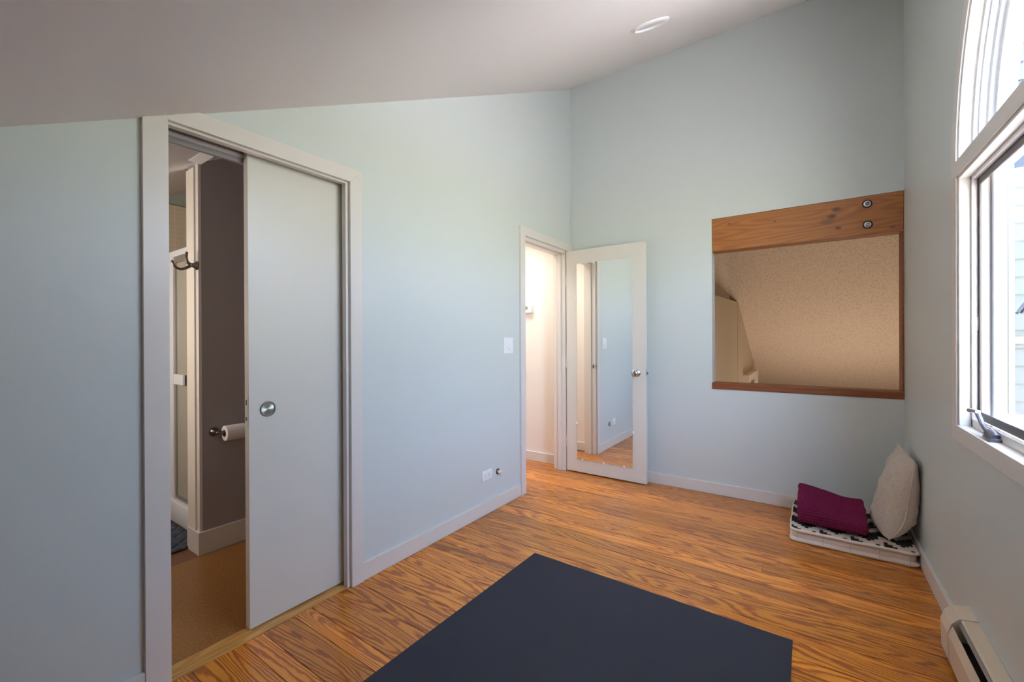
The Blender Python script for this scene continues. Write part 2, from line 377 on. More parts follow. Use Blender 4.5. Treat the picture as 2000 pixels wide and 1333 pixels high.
# right wall with an arched window hole
YC, RI, ZA = 1.545, .84, 1.90
Y0, Y1, ZB, ZT = YC-RI, YC+RI, .875, 1.853
def wall_with_hole(outer, holes, axis_x0, axis_x1):
    bm = bmesh.new(); es = []
    for loop in [outer]+holes:
        vs = [bm.verts.new((axis_x0, y, z)) for y, z in loop]
        es += [bm.edges.new((vs[i], vs[(i+1) % len(vs)])) for i in range(len(vs))]
    bmesh.ops.triangle_fill(bm, edges=es, use_beauty=True)
    g = bmesh.ops.extrude_face_region(bm, geom=list(bm.faces))
    bmesh.ops.translate(bm, verts=[v for v in g['geom'] if isinstance(v, bmesh.types.BMVert)], vec=(axis_x1-axis_x0, 0, 0))
    return bm
NA = 48
RH = RI+.018
arch = [(YC+RH*math.cos(PI*k/NA), ZA+.018+RH*math.sin(PI*k/NA)) for k in range(NA+1)]
hole = [(YC-RH, ZB-.013), (YC+RH, ZB-.013)] + arch
outer = [(-1.12, 0), (LY+.124, 0), (LY+.124, cz(RID)-.05), (RID, cz(RID)), (-1.12, cz(-1.12))]
struct('wall_right', wall_with_hole(outer, [hole], W, W+.11), M['wall'], 'pale aqua window wall at the right, in shade', 'wall')

# floor boards: one object, real boards with fine gaps
bm = bmesh.new(); lay = bm.faces.layers.float.new('rnd_f')
ys = [-1.0]; wd = [.131, .078, .175, .09, .13, .115, .165, .08, .14]
fixed = [.79, .868, .999, 1.076, 1.251]
y = .79
seams = list(fixed)
k = 0; y = .79
while y > -1.0: y -= wd[(k*5+2) % 9]; k += 1; seams.append(y)
y = 1.251; k = 0
while y < 3.9: y += wd[(k*4+1) % 9]*.93; k += 1; seams.append(y)
seams = sorted(s for s in seams if -1.2 < s < 3.9)
rn = random.Random(3)
for a, b_ in zip(seams, seams[1:]):
    a2, b2 = max(a, -1.0), min(b_, LY)
    if b2-a2 < .005: continue
    hall = (a2+b2)/2 > 2.80
    x = -2.3 if hall else 0.0
    if hall and a2 < 2.80: pass
    ends = [x]
    if rn.random() < .25: ends.append(rn.uniform(.3, 2.0))
    ends.append(W)
    for p, q in zip(ends, ends[1:]):
        fs = box(bm, p+.0006, q-.0006, a2+.0016, b2-.0016, -.02, 0)
        r = rn.random()
        for f in fs: f[lay] = r
box(bm, -2.3, W, -1.0, LY, -.04, -.0201) if False else None
fo = struct('floor', bm, M['floor'], 'glossy orange-brown pine board floor running wall to wall', 'floor')
me = fo.data; src = me.attributes['rnd_f']; vals = [d.value for d in src.data]
dst = me.attributes.new('rnd', 'FLOAT', 'FACE'); dst.data.foreach_set('value', vals)
struct('floor_subfloor', B(-2.6, W+.1, -1.1, LY+.2, -.08, -.0203), M['dark'], 'dark gaps beneath the floor boards', 'floor')
# baseboards
def bb(name, x0, x1, y0, y1, h, label):
    return struct(name, B(x0, x1, y0, y1, 0.001, h, bev=.002), M['trim'], label, 'baseboard')
HB = .090
bb('baseboard_left', 0, .015, 1.3425, 2.786, HB, 'white baseboard under the aqua wall between the two doorways')
bb('baseboard_left_front', 0, .015, -1.0, .4775, HB, 'white baseboard left of the sliding door casing')
bb('baseboard_far', .0, W, LY-.015, LY, HB, 'white baseboard under the far wall with the opening')
bb('baseboard_right', W-.015, W, 2.322, LY-.015, HB, 'white baseboard under the window wall beyond the heater')

# ---------------------------------------------------------------- sliding door trim
cas = [(.478, 0.001), (.478, cz(.478)-.001), (.644, 2.068), (1.342, 2.068), (1.342, .001), (1.277, .001), (1.277, 2.003), (.548, 2.003), (.548, .001)]
tr1 = thing('trim_1', (0, .9, 0), 'white casing and jambs around the sliding bathroom door', 'door trim', 'structure')
def part_prism(name, poly, ax, a0, a1, m_, parent, bev=0): return link(name, PR(poly, ax, a0, a1), m_, parent)
part_prism('casing', [(.478, .001), (.478, cz(.478)-.001), (.5475, cz(.5475)-.001), (.5475, .001)], 0, 0, .019, M['trim'], tr1)
part_prism('casing', [(.5480, 2.003), (.5480, cz(.548)-.001), (.644, 2.068), (1.342, 2.068), (1.277, 2.003)], 0, 0, .018, M['trim'], tr1)
part_prism('casing', [(1.2775, .001), (1.2775, 2.0025), (1.342, 2.0675), (1.342, .001)], 0, 0, .018, M['trim'], tr1)
for (x0, x1, dz) in ((-.030, 0.0, 0), (-.125, -.091, 0)):
    nm = 'jamb'
    bm = bmesh.new()
    box(bm, x0, x1, XD1, XD1+.015, .001, SZ+.0, bev=.001)
    box(bm, x0, x1, XD0-.015, XD0, .001, SZ, bev=.001)
    box(bm, x0, x1, XD0-.0148, XD1+.0148, SZ+.0003, SZ+.015, bev=.001)
    link(nm, bm, M['trim'], tr1)
link('door_track', B(-.093, -.036, XD0, XD1+.5, SZ+.035, SZ+.06), M['metal_grey'], tr1)
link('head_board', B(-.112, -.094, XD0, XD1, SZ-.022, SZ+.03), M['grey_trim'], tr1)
link('strike_jamb', B(-.09, -.035, XD0-.014, XD0-.001, .001, SZ), M['trim'], tr1)

# sliding door
d1 = thing('door_1', (-.066, 1.2, 0), 'flat white sliding door half open to the bathroom', 'door', 'structure')
LX = -.053
link('door_leaf', B(LX-.035, LX, .838, 1.60, .010, SZ+.022, bev=.0012), M['door'], d1)
bm = bmesh.new(); lathe(bm, [(0, .033), (.003, .033), (.0045, .0315), (.0045, .0275), (.0003, .0268)], (LX, .915, .926), (1, 0, 0), 48, False)
pull = link('round_pull', bm, M['pull_steel'], d1, 40); tag(pull, 'round recessed steel finger pull')
bm = bmesh.new(); lathe(bm, [(.0004, .026), (.0006, .012), (.0006, 0)], (LX, .915, .926), (1, 0, 0), 48, False)
link('pull_cup', bm, M['cup_steel'], pull)
bm = bmesh.new(); box(bm, LX-.030, LX-.005, .8365, .8385, .865, .985)
lp = link('edge_latch', bm, M['trim'], d1)
bm = bmesh.new(); box(bm, LX-.022, LX-.012, .8355, .8368, .885, .90); box(bm, LX-.022, LX-.012, .8355, .8368, .950, .972); link('latch_slot', bm, M['bronze'], lp)

# threshold and bathroom floor
struct('trim_2', B(-.093, -.0008, XD0-.02, XD1+.03, -.02, .0035, bev=.0015), M['oak'], 'pale oak threshold strip under the sliding door', 'threshold')
struct('floor_bathroom', B(-.962, -.0935, -.8, 2.75, -.02, .0015), M['cork'], 'brown speckled cork floor inside the bathroom', 'floor')
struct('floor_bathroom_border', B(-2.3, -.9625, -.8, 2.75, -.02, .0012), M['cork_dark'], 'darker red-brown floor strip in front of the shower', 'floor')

# ---------------------------------------------------------------- entry door
tr3 = thing('trim_3', (0, 3.2, 0), 'white casing and jambs around the hall doorway', 'door trim', 'structure')
link('casing', PR([(2.787, .001), (2.787, 2.115), (2.852, 2.05), (2.852, .001)], 0, 0, .018, ), M['trim'], tr3)
link('casing', PR([(2.787, 2.115), (LY-.001, 2.115), (LY-.001, 2.05), (2.852, 2.05)], 0, 0, .018), M['trim'], tr3)
link('casing', B(0, .018, 3.572, 3.660, .001, 2.05), M['trim'], tr3)
bm = bmesh.new()
box(bm, -.125, 0, ED0-.002, ED0+.016, .001, EZ-.0, bev=.001); link('jamb', bm, M['trim'], tr3)
bm = bmesh.new(); box(bm, -.125, 0, ED1-.010, ED1+.006, .001, EZ, bev=.001); link('jamb', bm, M['trim'], tr3)
link('jamb', B(-.125, 0, ED0, ED1, EZ-.016, EZ+.002), M['trim'], tr3)
bm = bmesh.new()
box(bm, -.075, -.040, ED1-.021, ED1-.0105, .001, EZ-.017, bev=.001)
box(bm, -.075, -.040, ED0+.0165, ED0+.027, .001, EZ-.017, bev=.001)
box(bm, -.075, -.040, ED0+.0165, ED1-.0105, EZ-.028, EZ-.0165, bev=.001)
link('door_stop', bm, M['trim'], tr3)
bm = bmesh.new(); box(bm, -.032, .0015, ED0+.016, ED0+.018, .905, .965); box(bm, .0003, .004, ED0-.010, ED0+.018, .918, .952)
sp_ = link('strike_plate', bm, M['steel'], tr3)
link('latch_hole', B(-.024, -.010, ED0+.0165, ED0+.0186, .920, .950), M['dark'], sp_)

d2 = thing('door_2', (.38, 3.57, 0), 'white hinged hall door standing open against the far wall', 'door', 'structure')
DX0, DX1, DY0, DY1 = .013, .750, 3.556, 3.591
link('door_leaf', B(DX0, DX1, DY0, DY1, .012, 2.038, bev=.0012), M['door'], d2)
for z in (1.763, 1.006, .276):
    bm = bmesh.new(); box(bm, .0105, .0135, DY0-.001, DY0+.030, z-.045, z+.045); tube(bm, [(.0085, DY0-.002, z-.046), (.0085, DY0-.002, z+.046)], .004, 10)
    h = link('hinge', bm, M['trim'], d2, 40)
    bm = bmesh.new()
    for zz in (z-.03, z, z+.03): lathe(bm, [(0, .003), (.0008, .003), (.001, 0)], (.0105, DY0+.014, zz), (-1, 0, 0), 10)
    link('screw', bm, M['nickel'], h)
bm = bmesh.new(); lathe(bm, [(0, .033), (.004, .033), (.008, .026), (.010, .014), (.030, .012), (.036, .018), (.042, .026), (.052, .0285), (.062, .025), (.067, .015), (.068, 0)], (.672, DY0, .937), (0, -1, 0), 36, False)
link('door_knob', bm, M['steel'], d2, True)
bm = bmesh.new(); lathe(bm, [(0, .033), (.004, .033), (.008, .026), (.010, .014), (.030, .012), (.036, .018), (.045, .027), (.055, .025), (.060, 0)], (.672, DY1, .937), (0, 1, 0), 36, False)
link('door_knob', bm, M['steel'], d2, True)
bm = bmesh.new(); box(bm, DX1-.001, DX1+.0018, DY0+.005, DY0+.030, .908, .966); link('latch_plate', bm, M['steel'], d2)
bm = bmesh.new(); box(bm, DX1+.0015, DX1+.012, DY0+.011, DY0+.023, .928, .946, bev=.002); link('latch_bolt', bm, M['nickel'], d2)

mi = thing('wall_mirror', (.38, DY0-.004, .13), 'tall frameless mirror clipped to the open white door', 'mirror')
link('mirror_glass', B(.119, .637, DY0-.0055, DY0-.0003, .131, 1.914, bev=.001), M['mirror'], mi)
for (x, z) in ((.117, 1.604), (.639, 1.598), (.116, .454), (.639, .432), (.172, .129), (.374, .129), (.56, .129)):
    bm = bmesh.new(); lathe(bm, [(0, .008), (.006, .009), (.0095, .008), (.0115, .004), (.012, 0)], (x, DY0-.0003, z), (0, -1, 0), 14)
    cl = link('mirror_clip', bm, M['plastic'], mi, 40)
    bm = bmesh.new(); lathe(bm, [(0, .0026), (.0008, .0026), (.001, 0)], (x, DY0-.012, z), (0, -1, 0), 8); link('screw', bm, M['metal_grey'], cl)

# ---------------------------------------------------------------- hall
struct('wall_hall_far', B(-2.3, 0, LY-.003, LY+.124, 0, 2.5), M['hall'], 'warm white hall wall carrying the thermostat', 'wall')
struct('wall_hall_near', B(-2.3, -.125, 2.74, 2.80, 0, 2.5), M['hall'], 'warm white hall wall seen in the door mirror', 'wall')
struct('wall_hall_end', B(-2.36, -2.3, 2.74, LY+.1, 0, 2.5), M['hall'], 'white end wall of the hall', 'wall')
struct('ceiling_hall', B(-2.36, -.0241, 2.74, LY+.1, 2.45, 2.5), M['hall'], 'flat white hall ceiling', 'ceiling')
struct('baseboard_hall_far', B(-2.3, -.1255, LY-.018, LY-.003, .001, .094, bev=.002), M['trim'], 'white baseboard under the thermostat in the hall', 'baseboard')
struct('baseboard_hall_near', B(-2.3, -.1255, 2.80, 2.815, .001, .094, bev=.002), M['trim'], 'white hall baseboard seen in the mirror', 'baseboard')
th = thing('thermostat', (-.48, LY-.003, 1.48), 'small white thermostat on the bright hall wall', 'thermostat')
link('base_plate', B(-.545, -.414, LY-.012, LY-.003, 1.487, 1.578, bev=.003), M['cream_plastic'], th)
link('body', B(-.540, -.428, LY-.036, LY-.0121, 1.492, 1.575, bev=.006), M['plastic'], th, 40)
link('display', B(-.520, -.470, LY-.0372, LY-.0361, 1.525, 1.560), mat('grey_lcd', (.22, .25, .17), .3), th)
link('button', B(-.461, -.447, LY-.038, LY-.0361, 1.532, 1.556, bev=.001), M['cream_plastic'], th)

# ---------------------------------------------------------------- opening in the far wall: beam, sill cap, edge strip
bmr = thing('wooden_beam', (1.8, LY+.06, 1.91), 'old orange-brown wooden beam across the top of the wall opening', 'beam')
link('timber', B(1.237, W-.001, LY+.003, LY+.123, 1.908, 2.1645, bev=.004), M['beam'], bmr)
for (x, z) in ((2.183, 2.112), (2.185, 1.973)):
    bm = bmesh.new(); lathe(bm, [(-.001, .019), (.0035, .019), (.004, .018), (.004, .009), (.003, .008)], (x, LY+.003, z), (0, -1, 0), 28, False)
    wsh = link('washer', bm, M['steel'], bmr, 40)
    bm = bmesh.new(); lathe(bm, [(0, .013), (.010, .013), (.0115, .010), (.0115, .008), (.006, .007), (.006, 0)], (x, LY-.0005, z), (0, -1, 0), 6, False); link('bolt', bm, M['crankmetal'], wsh)
    bm = bmesh.new(); lathe(bm, [(.0, .027), (.0008, .027), (.0008, .0)], (x, LY+.0028, z), (0, -1, 0), 28); link('bolt_recess', bm, M['dark'], bmr)
tag(link('wooden_sill', B(1.234, W-.001, LY-.006, LY+.124, .8275, .877, bev=.003), M['sill']), 'reddish wooden cap along the bottom of the wall opening', 'sill')
tag(link('wooden_edge_strip', B(W-.010, W-.0005, LY+.004, LY+.124, .8775, 1.9075), M['sill']), 'thin brown wooden strip up the right side of the wall opening', 'trim strip', kind='structure')

# stairwell / vaulted room beyond: roof falls away on the far side of the ridge
def rz(y): return 1.80 - .475*(y-7.6)
prs = [(RID-.001, rz(RID)), (11.6, rz(11.6)), (11.6, rz(11.6)+.12), (RID-.001, rz(RID)+.12)]
struct('ceiling_stairwell', PR(prs, 0, -.2, 4.2), M['stipple'], 'stippled tan sloping ceiling seen through the wall opening', 'ceiling')
AX = .93
struct('wall_stairwell_left', PR([(LY+.124, -1.5), (11.6, -1.5), (11.6, min(1.745, rz(11.6))), (7.7, 1.752), (7.53, 1.80), (5.4, 1.742), (LY+.124, 1.70)], 0, AX-.12, AX), M['stair_wall'], 'plain tan half-height wall at the left of the stairwell', 'wall')
struct('wall_stairwell_panel', PR([(7.535, -1.5), (11.4, -1.5), (11.4, rz(11.4)+.02), (7.64, rz(7.64)), (7.535, rz(7.535)-.05)], 0, AX, AX+.006), M['stair_wall'], 'tan wall piece meeting the sloping stairwell ceiling', 'wall')
struct('wall_stairwell_far_left', B(-.32, -.2, LY+.124, 11.6, -1.5, 3.7), M['stair_wall'], 'tan wall beyond the half-height wall', 'wall')
struct('wall_stairwell_near', B(2.83, 2.95, LY+.151, 6.5, -1.5, 3.6), M['stair_wall'], 'right side wall of the stairwell', 'wall')
struct('wall_stairwell_return', PR([(2.83, -1.5), (4.2, -1.5), (4.2, 2.6), (2.83, 2.6)], 1, 6.4, 6.5), M['stair_wall'], 'return wall of the stairwell', 'wall')
struct('wall_stairwell_right', PR([(6.4, -1.5), (11.6, -1.5), (11.6, rz(11.6)+.1), (6.4, rz(6.4)+.1)], 0, 4.1, 4.2), M['stair_wall'], 'outer wall of the stairwell', 'wall')
struct('wall_stairwell_end', B(-.3, 4.2, 11.5, 11.6, -1.5, .3), M['stair_wall'], 'low end wall of the stairwell', 'wall')
struct('floor_stairwell', B(-.3, 4.2, LY+.124, 11.6, -1.6, -1.5), M['cork'], 'floor at the bottom of the stairwell', 'floor')
struct('wall_under_opening', B(-.3, 2.95, LY+.0, LY+.124, -1.6, -.09), M['stair_wall'], 'stairwell wall below the room floor', 'wall')
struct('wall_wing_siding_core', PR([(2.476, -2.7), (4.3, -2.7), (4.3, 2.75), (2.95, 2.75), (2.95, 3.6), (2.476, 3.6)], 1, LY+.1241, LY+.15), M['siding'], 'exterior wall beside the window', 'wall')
pf = thing('picture_frame', (AX+.006, 8.6, .2), 'small cream framed panel low on the stairwell wall', 'frame')
bm = bmesh.new()
for a in ((8.12, 8.34, .10, .61), (9.45, 9.62, .10, .61)): box(bm, AX+.006, AX+.10, *a)
box(bm, AX+.006, AX+.10, 8.34, 9.45, .50, .61); box(bm, AX+.006, AX+.10, 8.34, 9.45, .10, .18)
link('frame', bm, M['cream_plastic'], pf); link('panel', B(AX+.006, AX+.05, 8.34, 9.45, .18, .50), mat('grey_picture', (.22, .21, .19), .4), pf)

# ---------------------------------------------------------------- bathroom
BX, BY = -.985, .985
def rect_to_ceiling(y0, y1): return [(y0, 0), (y1, 0), (y1, cz(y1)), (y0, cz(y0))]
struct('wall_bathroom_grey', PR(rect_to_ceiling(BY, 2.74), 0, BX-.155, BX), M['bath_grey'], 'dark grey bathroom wall carrying the toilet paper', 'wall')
struct('trim_4', PR([(BX-.036, .13), (BX+.001, .13), (BX+.001, cz(BY)-.004), (BX-.036, cz(BY)-.004)], 1, BY-.004, BY+.010), M['trim'], 'white corner strip at the end of the grey bathroom wall', 'corner trim')
struct('trim_5', PR([(BX-.155, .13), (BX-.045, .13), (BX-.045, cz(BY)-.02), (BX-.155, cz(BY)-.02)], 1, BY-.010, BY-.0005), M['cream_plastic'], 'cream tile edging beside the shower door', 'tile edging')
bm = bmesh.new(); prism(bm, [(BX, 2.7), (BX, BY), (BX-.155, BY), (BX-.155, BY-.015), (BX+.015, BY-.015), (BX+.015, 2.7)], 2, .0016, .130)
struct('baseboard_bathroom', bm, M['trim'], 'tall white baseboard around the grey bathroom wall', 'baseboard')
XB = -2.02
struct('wall_bathroom_left', PR(rect_to_ceiling(-.9, 2.74), 0, XB-.3, XB-.2), M['teal'], 'teal wall beyond the shower', 'wall')
struct('wall_shower_tile', PR([(-.9, 0), (2.0, 0), (2.0, 2.285), (-.9, 2.285)], 0, XB-.2, XB-.185), M['tile'], 'beige square tiles lining the shower', 'tiled wall')
struct('wall_shower_back', B(XB-.2, BX-.155, 1.95, 2.0, 0, 2.75), M['tile'], 'beige tiled back wall of the shower', 'tiled wall')
struct('wall_bathroom_back', PR([(-2.4, 0), (-.125, 0), (-.125, cz(-.8)), (-2.4, cz(-.8))], 1, -.9, -.8), M['bath_ceiling'], 'bathroom end wall', 'wall')
struct('wall_bathroom_far', PR([(-2.4, 0), (-.125, 0), (-.125, 3.3), (-2.4, 3.3)], 1, 2.70, 2.739), M['bath_grey'], 'bathroom wall behind the toilet nook', 'wall')

sh = thing('shower_enclosure', (-1.5, 1.12, 0), 'shower door of obscure glass in a white frame above a white curb', 'shower')
YS = 1.085
bm = bmesh.new(); box(bm, -2.02, BX-.157, YS-.03, YS+.09, .002, .142, bev=.012); link('curb', bm, M['white_vinyl'], sh, 40)
link('wall_jamb', B(-1.86, -1.700, YS-.01, YS+.04, .143, 1.835, bev=.003), M['white_vinyl'], sh)
link('header', B(-1.699, BX-.157, YS-.01, YS+.04, 1.795, 1.835, bev=.003), M['white_vinyl'], sh)
dr = link('door_frame', B(-1.695, -1.672, YS-.004, YS+.02, .155, 1.79, bev=.002), M['steel'], sh)
bm = bmesh.new(); box(bm, -1.671, BX-.158, YS-.004, YS+.02, .150, .172, bev=.002); link('bottom_rail', bm, M['steel'], sh)
bm = bmesh.new(); box(bm, -1.671, BX-.158, YS-.004, YS+.02, 1.755, 1.79, bev=.002); link('top_rail', bm, M['steel'], sh)
link('glass_panel', B(-1.671, BX-.158, YS+.005, YS+.012, .173, 1.754), M['obscure'], sh)
bm = bmesh.new(); box(bm, -1.66, -1.50, YS-.02, YS-.0045, .93, 1.0, bev=.004); link('handle', bm, M['white_vinyl'], sh)

# hook
hk = thing('robe_hook', (BX-.02, BY-.004, 1.65), 'dark nickel double robe hook on the white wall end', 'hook')
hx, hy = BX-.014, BY-.0045
bm = bmesh.new(); lathe(bm, [(0, .026), (.004, .026), (.010, .019), (.022, .012), (.034, .0105)], (hx, hy, 1.652), (0, -1, 0), 24); link('mount', bm, M['nickel'], hk, True)
bm = bmesh.new()
p = bez([(hx, hy-.028, 1.652), (hx, hy-.05, 1.634), (hx, hy-.078, 1.622), (hx, hy-.104, 1.634), (hx, hy-.116, 1.656)]); tube(bm, p, [.0095-.004*i/len(p) for i in range(len(p))], 10)
lathe(bm, [(-.008, 0), (-.005, .0062), (0, .0085), (.005, .0062), (.008, 0)], (hx, hy-.117, 1.660), (0, 0, 1), 12); link('lower_arm', bm, M['nickel'], hk, True)
bm = bmesh.new(); p = bez([(hx, hy-.026, 1.652), (hx, hy-.045, 1.664), (hx, hy-.052, 1.688), (hx, hy-.050, 1.716)]); tube(bm, p, [.0095-.003*i/len(p) for i in range(len(p))], 10)
lathe(bm, [(-.007, 0), (-.004, .006), (0, .0078), (.004, .006), (.007, 0)], (hx, hy-.050, 1.718), (0, 0, 1), 12); link('upper_arm', bm, M['nickel'], hk, True)

# toilet paper
tp = thing('toilet_paper_holder', (BX, 1.06, .69), 'dark nickel toilet paper holder on the grey wall', 'paper holder')
bm = bmesh.new(); lathe(bm, [(0, .026), (.004, .026), (.013, .021), (.028, .012), (.055, .009), (.062, .010), (.066, 0)], (BX, 1.054, .692), (1, 0, 0), 24); link('mount', bm, M['nickel'], tp, True)
bm = bmesh.new(); lathe(bm, [(0, .026), (.004, .026), (.013, .021), (.028, .012), (.055, .009), (.062, .010), (.066, 0)], (BX, 1.262, .692), (1, 0, 0), 24); link('mount', bm, M['nickel'], tp, True)
bm = bmesh.new(); tube(bm, [(BX+.058, 1.054, .692), (BX+.058, 1.262, .692)], .0085, 12); link('roller', bm, M['nickel'], tp, 40)
tr_ = thing('toilet_paper_roll', (BX+.058, 1.16, .645), 'white toilet paper roll on its holder beside the sliding door', 'toilet paper')
bm = bmesh.new(); lathe(bm, [(.0, .020), (.0, .042), (.0015, .044), (.105, .044), (.106, .042), (.106, .020)], (BX+.058, 1.086, .683), (0, 1, 0), 40, False); link('paper', bm, M['paper'], tr_, 40)
bm = bmesh.new(); lathe(bm, [(-.001, .0205), (-.001, .0195), (.107, .0195), (.107, .0205)], (BX+.058, 1.086, .683), (0, 1, 0), 30, False); link('core', bm, M['card'], tr_, 40)

# bath mat
bm = bmesh.new(); box(bm, -1.76, -1.125, .46, 1.045, .0015, .017, bev=.007); tag(link('bath_mat', bm, M['quilt'], smooth=True), 'dark slate-blue quilted bath mat in front of the shower', 'bath mat')

# exhaust fan
fx0, fx1, fy0, fy1 = -.87, -.53, .895, 1.215
fan = thing('exhaust_fan', (-.7, 1.05, cz(1.05)), 'white ceiling fan and light panel inside the bathroom', 'ceiling fan vent')
def slope_box(bm, x0, x1, y0, y1, d0, d1):
    prism(bm, [(y0, cz(y0)-d0), (y1, cz(y1)-d0), (y1, cz(y1)-d1), (y0, cz(y0)-d1)], 0, x0, x1)
bm = bmesh.new(); slope_box(bm, -.875, -.60, .955, 1.19, .001, .006); link('housing', bm, M['cream_plastic'], fan)
bm = bmesh.new(); prism(bm, [(.8985, 2.1925), (.958, 2.1925), (.958, cz(.958)-.001), (.8985, cz(.8985)-.001)], 0, -.872, -.652); link('light_lens', bm, M['glow'], fan)
bm = bmesh.new()
for i in range(10): slope_box(bm, -.865, -.61, .965+i*.021, .975+i*.021, .006, .013)
link('grille', bm, M['bath_ceiling'], fan)
bm = bmesh.new(); slope_box(bm, -2.22, -.125, -.8, 2.70, .0006, .0009)
# ---------------------------------------------------------------- wall plates
sw = thing('light_switch', (0, 2.635, 1.18), 'white switch plate on the aqua wall beside the hall doorway', 'switch')
link('plate', B(.0002, .006, 2.576, 2.694, 1.119, 1.237, bev=.002), M['plastic'], sw)
link('rocker', B(.006, .0085, 2.600, 2.670, 1.181, 1.215, bev=.0008), M['plastic'], sw)
link('rocker', B(.006, .0078, 2.600, 2.670, 1.135, 1.178, bev=.0008), M['plastic'], sw)
bm = bmesh.new(); lathe(bm, [(0, .004), (.002, .004), (.003, 0)], (.0078, 2.638, 1.151), (1, 0, 0), 14); link('dimmer_button', bm, M['metal_grey'], sw)
ol = thing('wall_outlet', (0, 2.37, .27), 'white horizontal power outlet above the baseboard', 'outlet')
link('plate', B(.0002, .006, 2.312, 2.424, .235, .305, bev=.002), M['plastic'], ol)
for yy in (2.345, 2.391):
    bm = bmesh.new(); lathe(bm, [(0, .0165), (.0022, .0165), (.0028, .0155), (.0028, 0)], (.006, yy, .270), (1, 0, 0), 24)
    rc = link('receptacle', bm, M['plastic'], ol, 40)
    bm = bmesh.new(); box(bm, .0086, .0091, yy-.006, yy+.005, .2755, .2775); box(bm, .0086, .0091, yy-.005, yy+.004, .2625, .2645); box(bm, .0086, .0091, yy+.009, yy+.0125, .268, .272); link('slot', bm, M['metal_grey'], rc)
ck = thing('cable_outlet', (0, 2.49, .26), 'white cable plug in a small dark wall hole beside the outlet', 'cable socket')
bm = bmesh.new(); lathe(bm, [(.0003, .021), (.003, .021), (.003, .0185), (.0006, .018), (.0006, 0)], (0, 2.497, .263), (1, 0, 0), 28, False); link('hole_rim', bm, M['bronze'], ck, 40)
bm = bmesh.new(); lathe(bm, [(.0006, .009), (.012, .009), (.012, .0145), (.033, .0145), (.036, .012), (.036, .003), (.030, .003), (.030, 0)], (0, 2.497, .262), (.96, .05, -.12), 20, False); link('plug', bm, M['cream_plastic'], ck, 40)
bm = bmesh.new(); lathe(bm, [(0, .0028), (.001, .0028), (.001, 0)], Vector((0, 2.497, .262))+Vector((.96, .05, -.12)).normalized()*.0363, (.96, .05, -.12), 10); link('pin_hole', bm, M['dark'], ck)

# ---------------------------------------------------------------- recessed lamp
nrm = Vector((0, .506, -1)).normalized()
lc = Vector((1.165, 2.335, cz(2.335)))
rl = thing('recessed_ceiling_light', lc, 'round white recessed light in the sloping ceiling', 'ceiling light')
bm = bmesh.new(); lathe(bm, [(.0, .100), (.004, .100), (.009, .093), (.011, .082), (.008, .078), (.001, .076)], lc, nrm, 48, False); link('trim_ring', bm, M['plastic'], rl, 40)
bm = bmesh.new(); lathe(bm, [(.001, .0765), (.003, .06), (.004, .0)], lc, nrm, 48, False); link('baffle', bm, M['glow'], rl, True)
bm = bmesh.new(); lathe(bm, [(.010, .026), (.014, .022), (.015, 0)], lc+Vector((-.045, 0, 0)), nrm, 24, False); 
bm.free()

# ---------------------------------------------------------------- window
wn = thing('window_1', (W, YC, ZB), 'half-round window over white casement sashes in the right wall', 'window', 'structure')
def ring(bm, prof, z0=ZA+.018, seg=64):
    """prof of (x, r), swept over the upper half circle"""
    rows = [[bm.verts.new((x, YC+r*math.cos(PI*k/seg), z0+r*math.sin(PI*k/seg))) for x, r in prof] for k in range(seg+1)]
    for a, b_ in zip(rows, rows[1:]):
        n = len(prof)
        for i in range(n): bm.faces.new((a[i], a[(i+1) % n], b_[(i+1) % n], b_[i]))
    bm.faces.new(rows[0]); bm.faces.new(rows[-1][::-1])
bm = bmesh.new(); ring(bm, [(W-.018, .92), (W-.018, .857), (W, .857), (W, .92)]); link('arch_casing', bm, M['trim'], wn, 40)
bm = bmesh.new(); ring(bm, [(W-.012, .857), (W-.012, .842), (W+.022, .835), (W+.022, .84), (W, .857)]); link('arch_jamb', bm, M['trim'], wn, 40)
bm = bmesh.new(); ring(bm, [(W+.022, .8395), (W+.022, .818), (W+.034, .818), (W+.034, .803), (W+.052, .803), (W+.052, .78), (W+.064, .775), (W+.064, .745), (W+.075, .738), (W+.109, .738), (W+.109, .8395)]); link('arch_frame', bm, M['white_vinyl'], wn, 40)
bm = bmesh.new(); vs = [bm.verts.new((W+.085, YC+.76*math.cos(PI*k/NA), ZA+.018+.76*math.sin(PI*k/NA))) for k in range(NA+1)]; bm.faces.new(vs); link('arch_pane', bm, M['glass'], wn)
# flat casing below the arch
ZM0, ZM1 = 1.857, 1.9175
link('casing', B(W-.018, W, Y1+.017, Y1+.08, ZB-.063, ZM1, bev=.002), M['trim'], wn)
link('casing', B(W-.018, W, Y0-.08, Y0-.017, ZB-.063, ZM1, bev=.002), M['trim'], wn)
link('casing', B(W-.0185, W, Y0-.079, Y1+.079, ZB-.0632, ZB-.001, bev=.002), M['trim'], wn)
link('transom', B(W-.019, W+.109, Y0-.079, Y1+.079, ZM0, ZM1, bev=.002), M['trim'], wn)
bm = bmesh.new()
box(bm, W-.012, W+.109, Y1, Y1+.0165, ZB, ZM0, bev=.001); link('side_jamb', bm, M['trim'], wn)
bm = bmesh.new(); box(bm, W-.012, W+.109, Y0-.0165, Y0, ZB, ZM0, bev=.001); link('side_jamb', bm, M['trim'], wn)
link('head_jamb', B(W-.012, W+.109, Y0, Y1, ZM0-.012, ZM0-.0001), M['trim'], wn)
link('window_stool', B(W-.010, W+.109, Y0, Y1, ZB-.012, ZB, bev=.002), M['trim'], wn)
YM = YC
link('center_mullion', B(W+.0, W+.11, YM-.035, YM+.035, ZB, ZM0-.012, bev=.002), M['trim'], wn)
